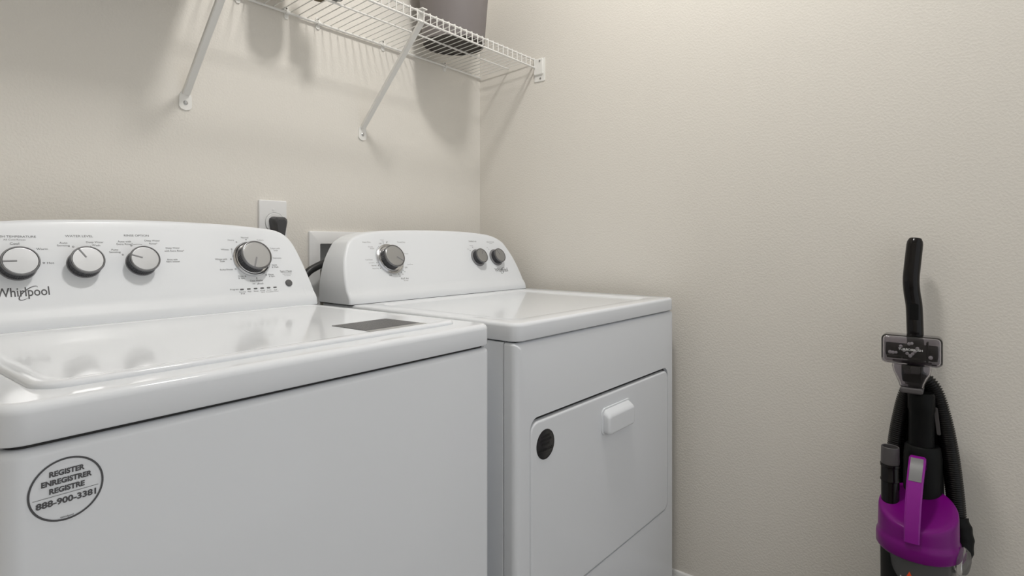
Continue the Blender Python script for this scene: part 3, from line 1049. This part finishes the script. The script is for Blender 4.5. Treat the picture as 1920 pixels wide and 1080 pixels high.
# upright tube and handle wand
bm = bmesh.new(); lathe(bm, [(0.0, 0.60), (0.0245, 0.60), (0.0235, 0.700), (0.0255, 0.705), (0.0255, 0.738), (0.0225, 0.743), (0.0, 0.743)], (0.055, -0.004, 0), n=36)
link('upright_tube', bm, M['black_matte'], vac, True, 40)
bm = bmesh.new()
wp = smooth_path([VX(p) for p in ((-0.070, -1.394, 0.740), (-0.068, -1.392, 0.820), (-0.066, -1.3905, 0.880), (-0.062, -1.3885, 0.930), (-0.066, -1.3845, 0.965), (-0.070, -1.3835, 0.995), (-0.065, -1.386, 1.030), (-0.052, -1.3905, 1.086))], 8)
tube(bm, wp, lambda i: 0.0163 if i < len(wp) - 2 else (0.0155 if i == len(wp) - 2 else 0.0120), 28)
wand = link('handle_wand', bm, M['black_gloss'], vac, True, 50)
bm = bmesh.new()
slab(bm, -1.3895 + 1.40 - 0.0085, -1.3895 + 1.40 + 0.0085, 0.9015, 0.937, 0.0, 0.0008, R=0.001, rt=0, f=lambda a, b, c: (-0.0655 + 0.155 - 0.0166 - c + (a - 0.0105) ** 2 * 30, a, b))
link('grip_inlay', bm, M['black_matte'], wand)
bm = bmesh.new()
slab(bm, 0.0190, 0.0265, 0.652, 0.712, 0.0, 0.002, R=0.003, rt=0.0006, f=lambda a, b, c: (0.062 - c, -0.0045 - a - 0.002 - (0.712 - b) * 0.10, b))
lt = link('rating_label', bm, M['grey_plastic'], vac, True, 40)
# ribbed hose: up behind the neck and down both sides
hosep = smooth_path([VX(p) for p in ((-0.075, -1.352, 0.470), (-0.075, -1.352, 0.56), (-0.075, -1.356, 0.620), (-0.075, -1.365, 0.680), (-0.075, -1.378, 0.735), (-0.070, -1.400, 0.768), (-0.072, -1.424, 0.748), (-0.076, -1.441, 0.690), (-0.078, -1.453, 0.620), (-0.080, -1.461, 0.550), (-0.084, -1.466, 0.490), (-0.09, -1.468, 0.450))], 14)
hs = resample(hosep, 0.00115)
bm = bmesh.new()
tube(bm, hs, lambda i: 0.0152 + 0.0022 * (1 if i % 4 in (0, 1) else -0.3), 20)
link('ribbed_hose', bm, M['hose'], vac, True, 80)
# hose elbow on the cup's side
bm = bmesh.new()
ep = smooth_path([VX(p) for p in ((-0.090, -1.467, 0.475), (-0.098, -1.474, 0.455), (-0.108, -1.476, 0.430), (-0.120, -1.470, 0.405), (-0.13, -1.455, 0.385))], 8)
tube(bm, ep, lambda i: 0.0215 - 0.002 * abs(math.sin(i * 0.5)), 24)
link('hose_elbow', bm, M['black_matte'], vac, True, 40)
bm = bmesh.new(); lathe(bm, [(0.0, -0.006), (0.024, -0.006), (0.029, 0.0), (0.024, 0.008), (0.0, 0.010)], (-0.010, -0.076, 0.418), (-0.35, -1, 0), 36)
link('elbow_window', bm, M['clear'], vac, True, 40)
# crevice tool clipped on the left
crv = VX((-0.150, -1.350, 0))
bm = bmesh.new(); lathe(bm, [(0.0135, 0.30), (0.0165, 0.34), (0.0175, 0.535), (0.0175, 0.548), (0.0190, 0.5495), (0.0190, 0.553), (0.0178, 0.5545), (0.0178, 0.580), (0.0192, 0.5815), (0.0192, 0.5865), (0.0150, 0.5870), (0.0150, 0.40)], crv, n=36, cap=False)
ct = link('crevice_tool', bm, M['black_gloss'], vac, True, 40)
bm = bmesh.new(); lathe(bm, [(0.0172, 0.584), (0.0178, 0.592), (0.0172, 0.6235), (0.0160, 0.6245), (0.0148, 0.6235), (0.0148, 0.560)], crv, n=36, cap=False)
tc_ = link('tool_mouth', bm, M['grey_plastic'], ct, True, 40)
tc_['label'] = 'grey open mouth of the tool'

# brush attachment hanging on the wand: clear hollow shell over a bristle roller
tb = thing('brush_attachment', 'smoky clear turbo brush head stored on the black vacuum wand', 'vacuum attachment', (-0.122, -1.388, 0.835))
VB = lambda a, b, c: (-c, -a, b)       # a = to the photo's right, b = up, c = towards the room


def hollow(build_outer, build_inner):
    """one mesh: an outer skin and an inward-facing inner skin"""
    bo = bmesh.new(); build_outer(bo); bmesh.ops.recalc_face_normals(bo, faces=bo.faces[:])
    bi = bmesh.new(); build_inner(bi); bmesh.ops.recalc_face_normals(bi, faces=bi.faces[:]); bmesh.ops.reverse_faces(bi, faces=bi.faces[:])
    vm = {v: bo.verts.new(v.co) for v in bi.verts}
    for fc in bi.faces:
        bo.faces.new([vm[v] for v in fc.verts])
    bi.free()
    return bo


def link_raw(name, bm, m, parent):
    me = bpy.data.meshes.new(name)
    bm.to_mesh(me)
    bm.free()
    for p in me.polygons:
        p.use_smooth = True
    me.set_sharp_from_angle(angle=R_(40))
    me.materials.append(m)
    o = bpy.data.objects.new(name, me)
    COL.objects.link(o)
    o.parent = parent
    return o


shell = link_raw('brush_shell', hollow(
    lambda b: slab(b, -0.0555, 0.0555, -0.0265, 0.0370, -0.020, 0.028, R=0.010, rt=0.009, rb=0.004, f=VB, bs=5),
    lambda b: slab(b, -0.0515, 0.0515, -0.0225, 0.0335, -0.017, 0.0255, R=0.007, rt=0.007, rb=0.003, f=VB, bs=5)), M['smoke'], tb)


def neck(b, g):
    L = []
    for z, w, d in ((-0.0275, 0.0360, 0.024), (-0.034, 0.0368, 0.026), (-0.044, 0.0350, 0.026), (-0.056, 0.0300, 0.024), (-0.068, 0.0250, 0.021), (-0.0765, 0.0230, 0.019)):
        w -= g
        d -= g
        L.append([VB(w * math.copysign(abs(math.cos(t)) ** 0.7, math.cos(t)), z + (g * 0.3 if z < -0.05 else -g * 0.3), d * math.copysign(abs(math.sin(t)) ** 0.7, math.sin(t))) for t in [2 * math.pi * i / 40 for i in range(40)]])
    rings(b, L)


link_raw('neck_shell', hollow(lambda b: neck(b, 0.0), lambda b: neck(b, 0.0035)), M['smoke'], tb)
bm = bmesh.new(); slab(bm, -0.0215, 0.0215, -0.0900, -0.0770, -0.019, 0.021, R=0.006, rt=0.004, rb=0.004, f=VB)
link('neck_collar', bm, M['grey_plastic'], tb, True, 40)
bm = bmesh.new()
tube(bm, [VB(-0.049, 0.002, 0.0), VB(0.049, 0.002, 0.0)], 0.0150, 24)
roller = link('roller', bm, M['black_gloss'], tb)
bm = bmesh.new()
for a, b, r in ((-0.004, 0.0190, 0.0036), (0.001, 0.0205, 0.0032), (-0.019, 0.0125, 0.0036), (0.011, 0.0105, 0.0036), (-0.013, 0.0035, 0.0030), (0.0065, 0.0030, 0.0032), (-0.0075, -0.0020, 0.0034), (0.0025, -0.0020, 0.0034), (-0.0020, -0.0065, 0.0040), (-0.039, -0.0020, 0.0040), (-0.0335, -0.0025, 0.0038), (-0.028, -0.0020, 0.0030), (0.0345, -0.0065, 0.0042)):
    lathe(bm, [(r * 0.7, 0.0), (r * 0.95, 0.006), (r, 0.0085), (r * 0.8, 0.0100), (0.0, 0.0108)], VB(a, b, 0.0105), VB(0.0, (b - 0.002) * 0.02, 0.010), 10)
link('bristles', bm, M['bristle'], roller, True, 60)
bm = bmesh.new()
slab(bm, -0.0500, -0.0190, -0.0205, 0.0150, -0.0165, -0.0135, R=0.002, rt=0.001, f=VB)
slab(bm, -0.0190, 0.0310, -0.0205, 0.0120, -0.0165, -0.0135, R=0.002, rt=0.001, f=VB)
slab(bm, 0.0310, 0.0500, -0.0205, 0.0140, -0.0165, -0.0135, R=0.002, rt=0.001, f=VB)
slab(bm, 0.0265, 0.0300, -0.0205, 0.0250, -0.0150, 0.0200, R=0.001, rt=0.0005, f=VB)
slab(bm, -0.0200, 0.0180, -0.0700, -0.0285, -0.0150, -0.0060, R=0.006, rt=0.002, f=VB)
link('inner_frame', bm, M['black_matte'], tb, True, 40)
bm = bmesh.new()
slab(bm, -0.0150, -0.0020, -0.0500, -0.0400, -0.0060, 0.0060, R=0.001, rt=0.0008, f=VB)
slab(bm, -0.0020, 0.0140, -0.0480, -0.0330, -0.0060, 0.0090, R=0.001, rt=0.0008, f=VB)
link('inner_step', bm, M['grey_plastic'], tb, True, 40)
bm = bmesh.new()
text(bm, 'TURBOBRUSH', -0.001, 0.0080, lambda a, b: VB(a, b, 0.0284), 0.0440, 0.0048, 0.01)
link('shell_lettering', bm, M['white_print'], shell, False)
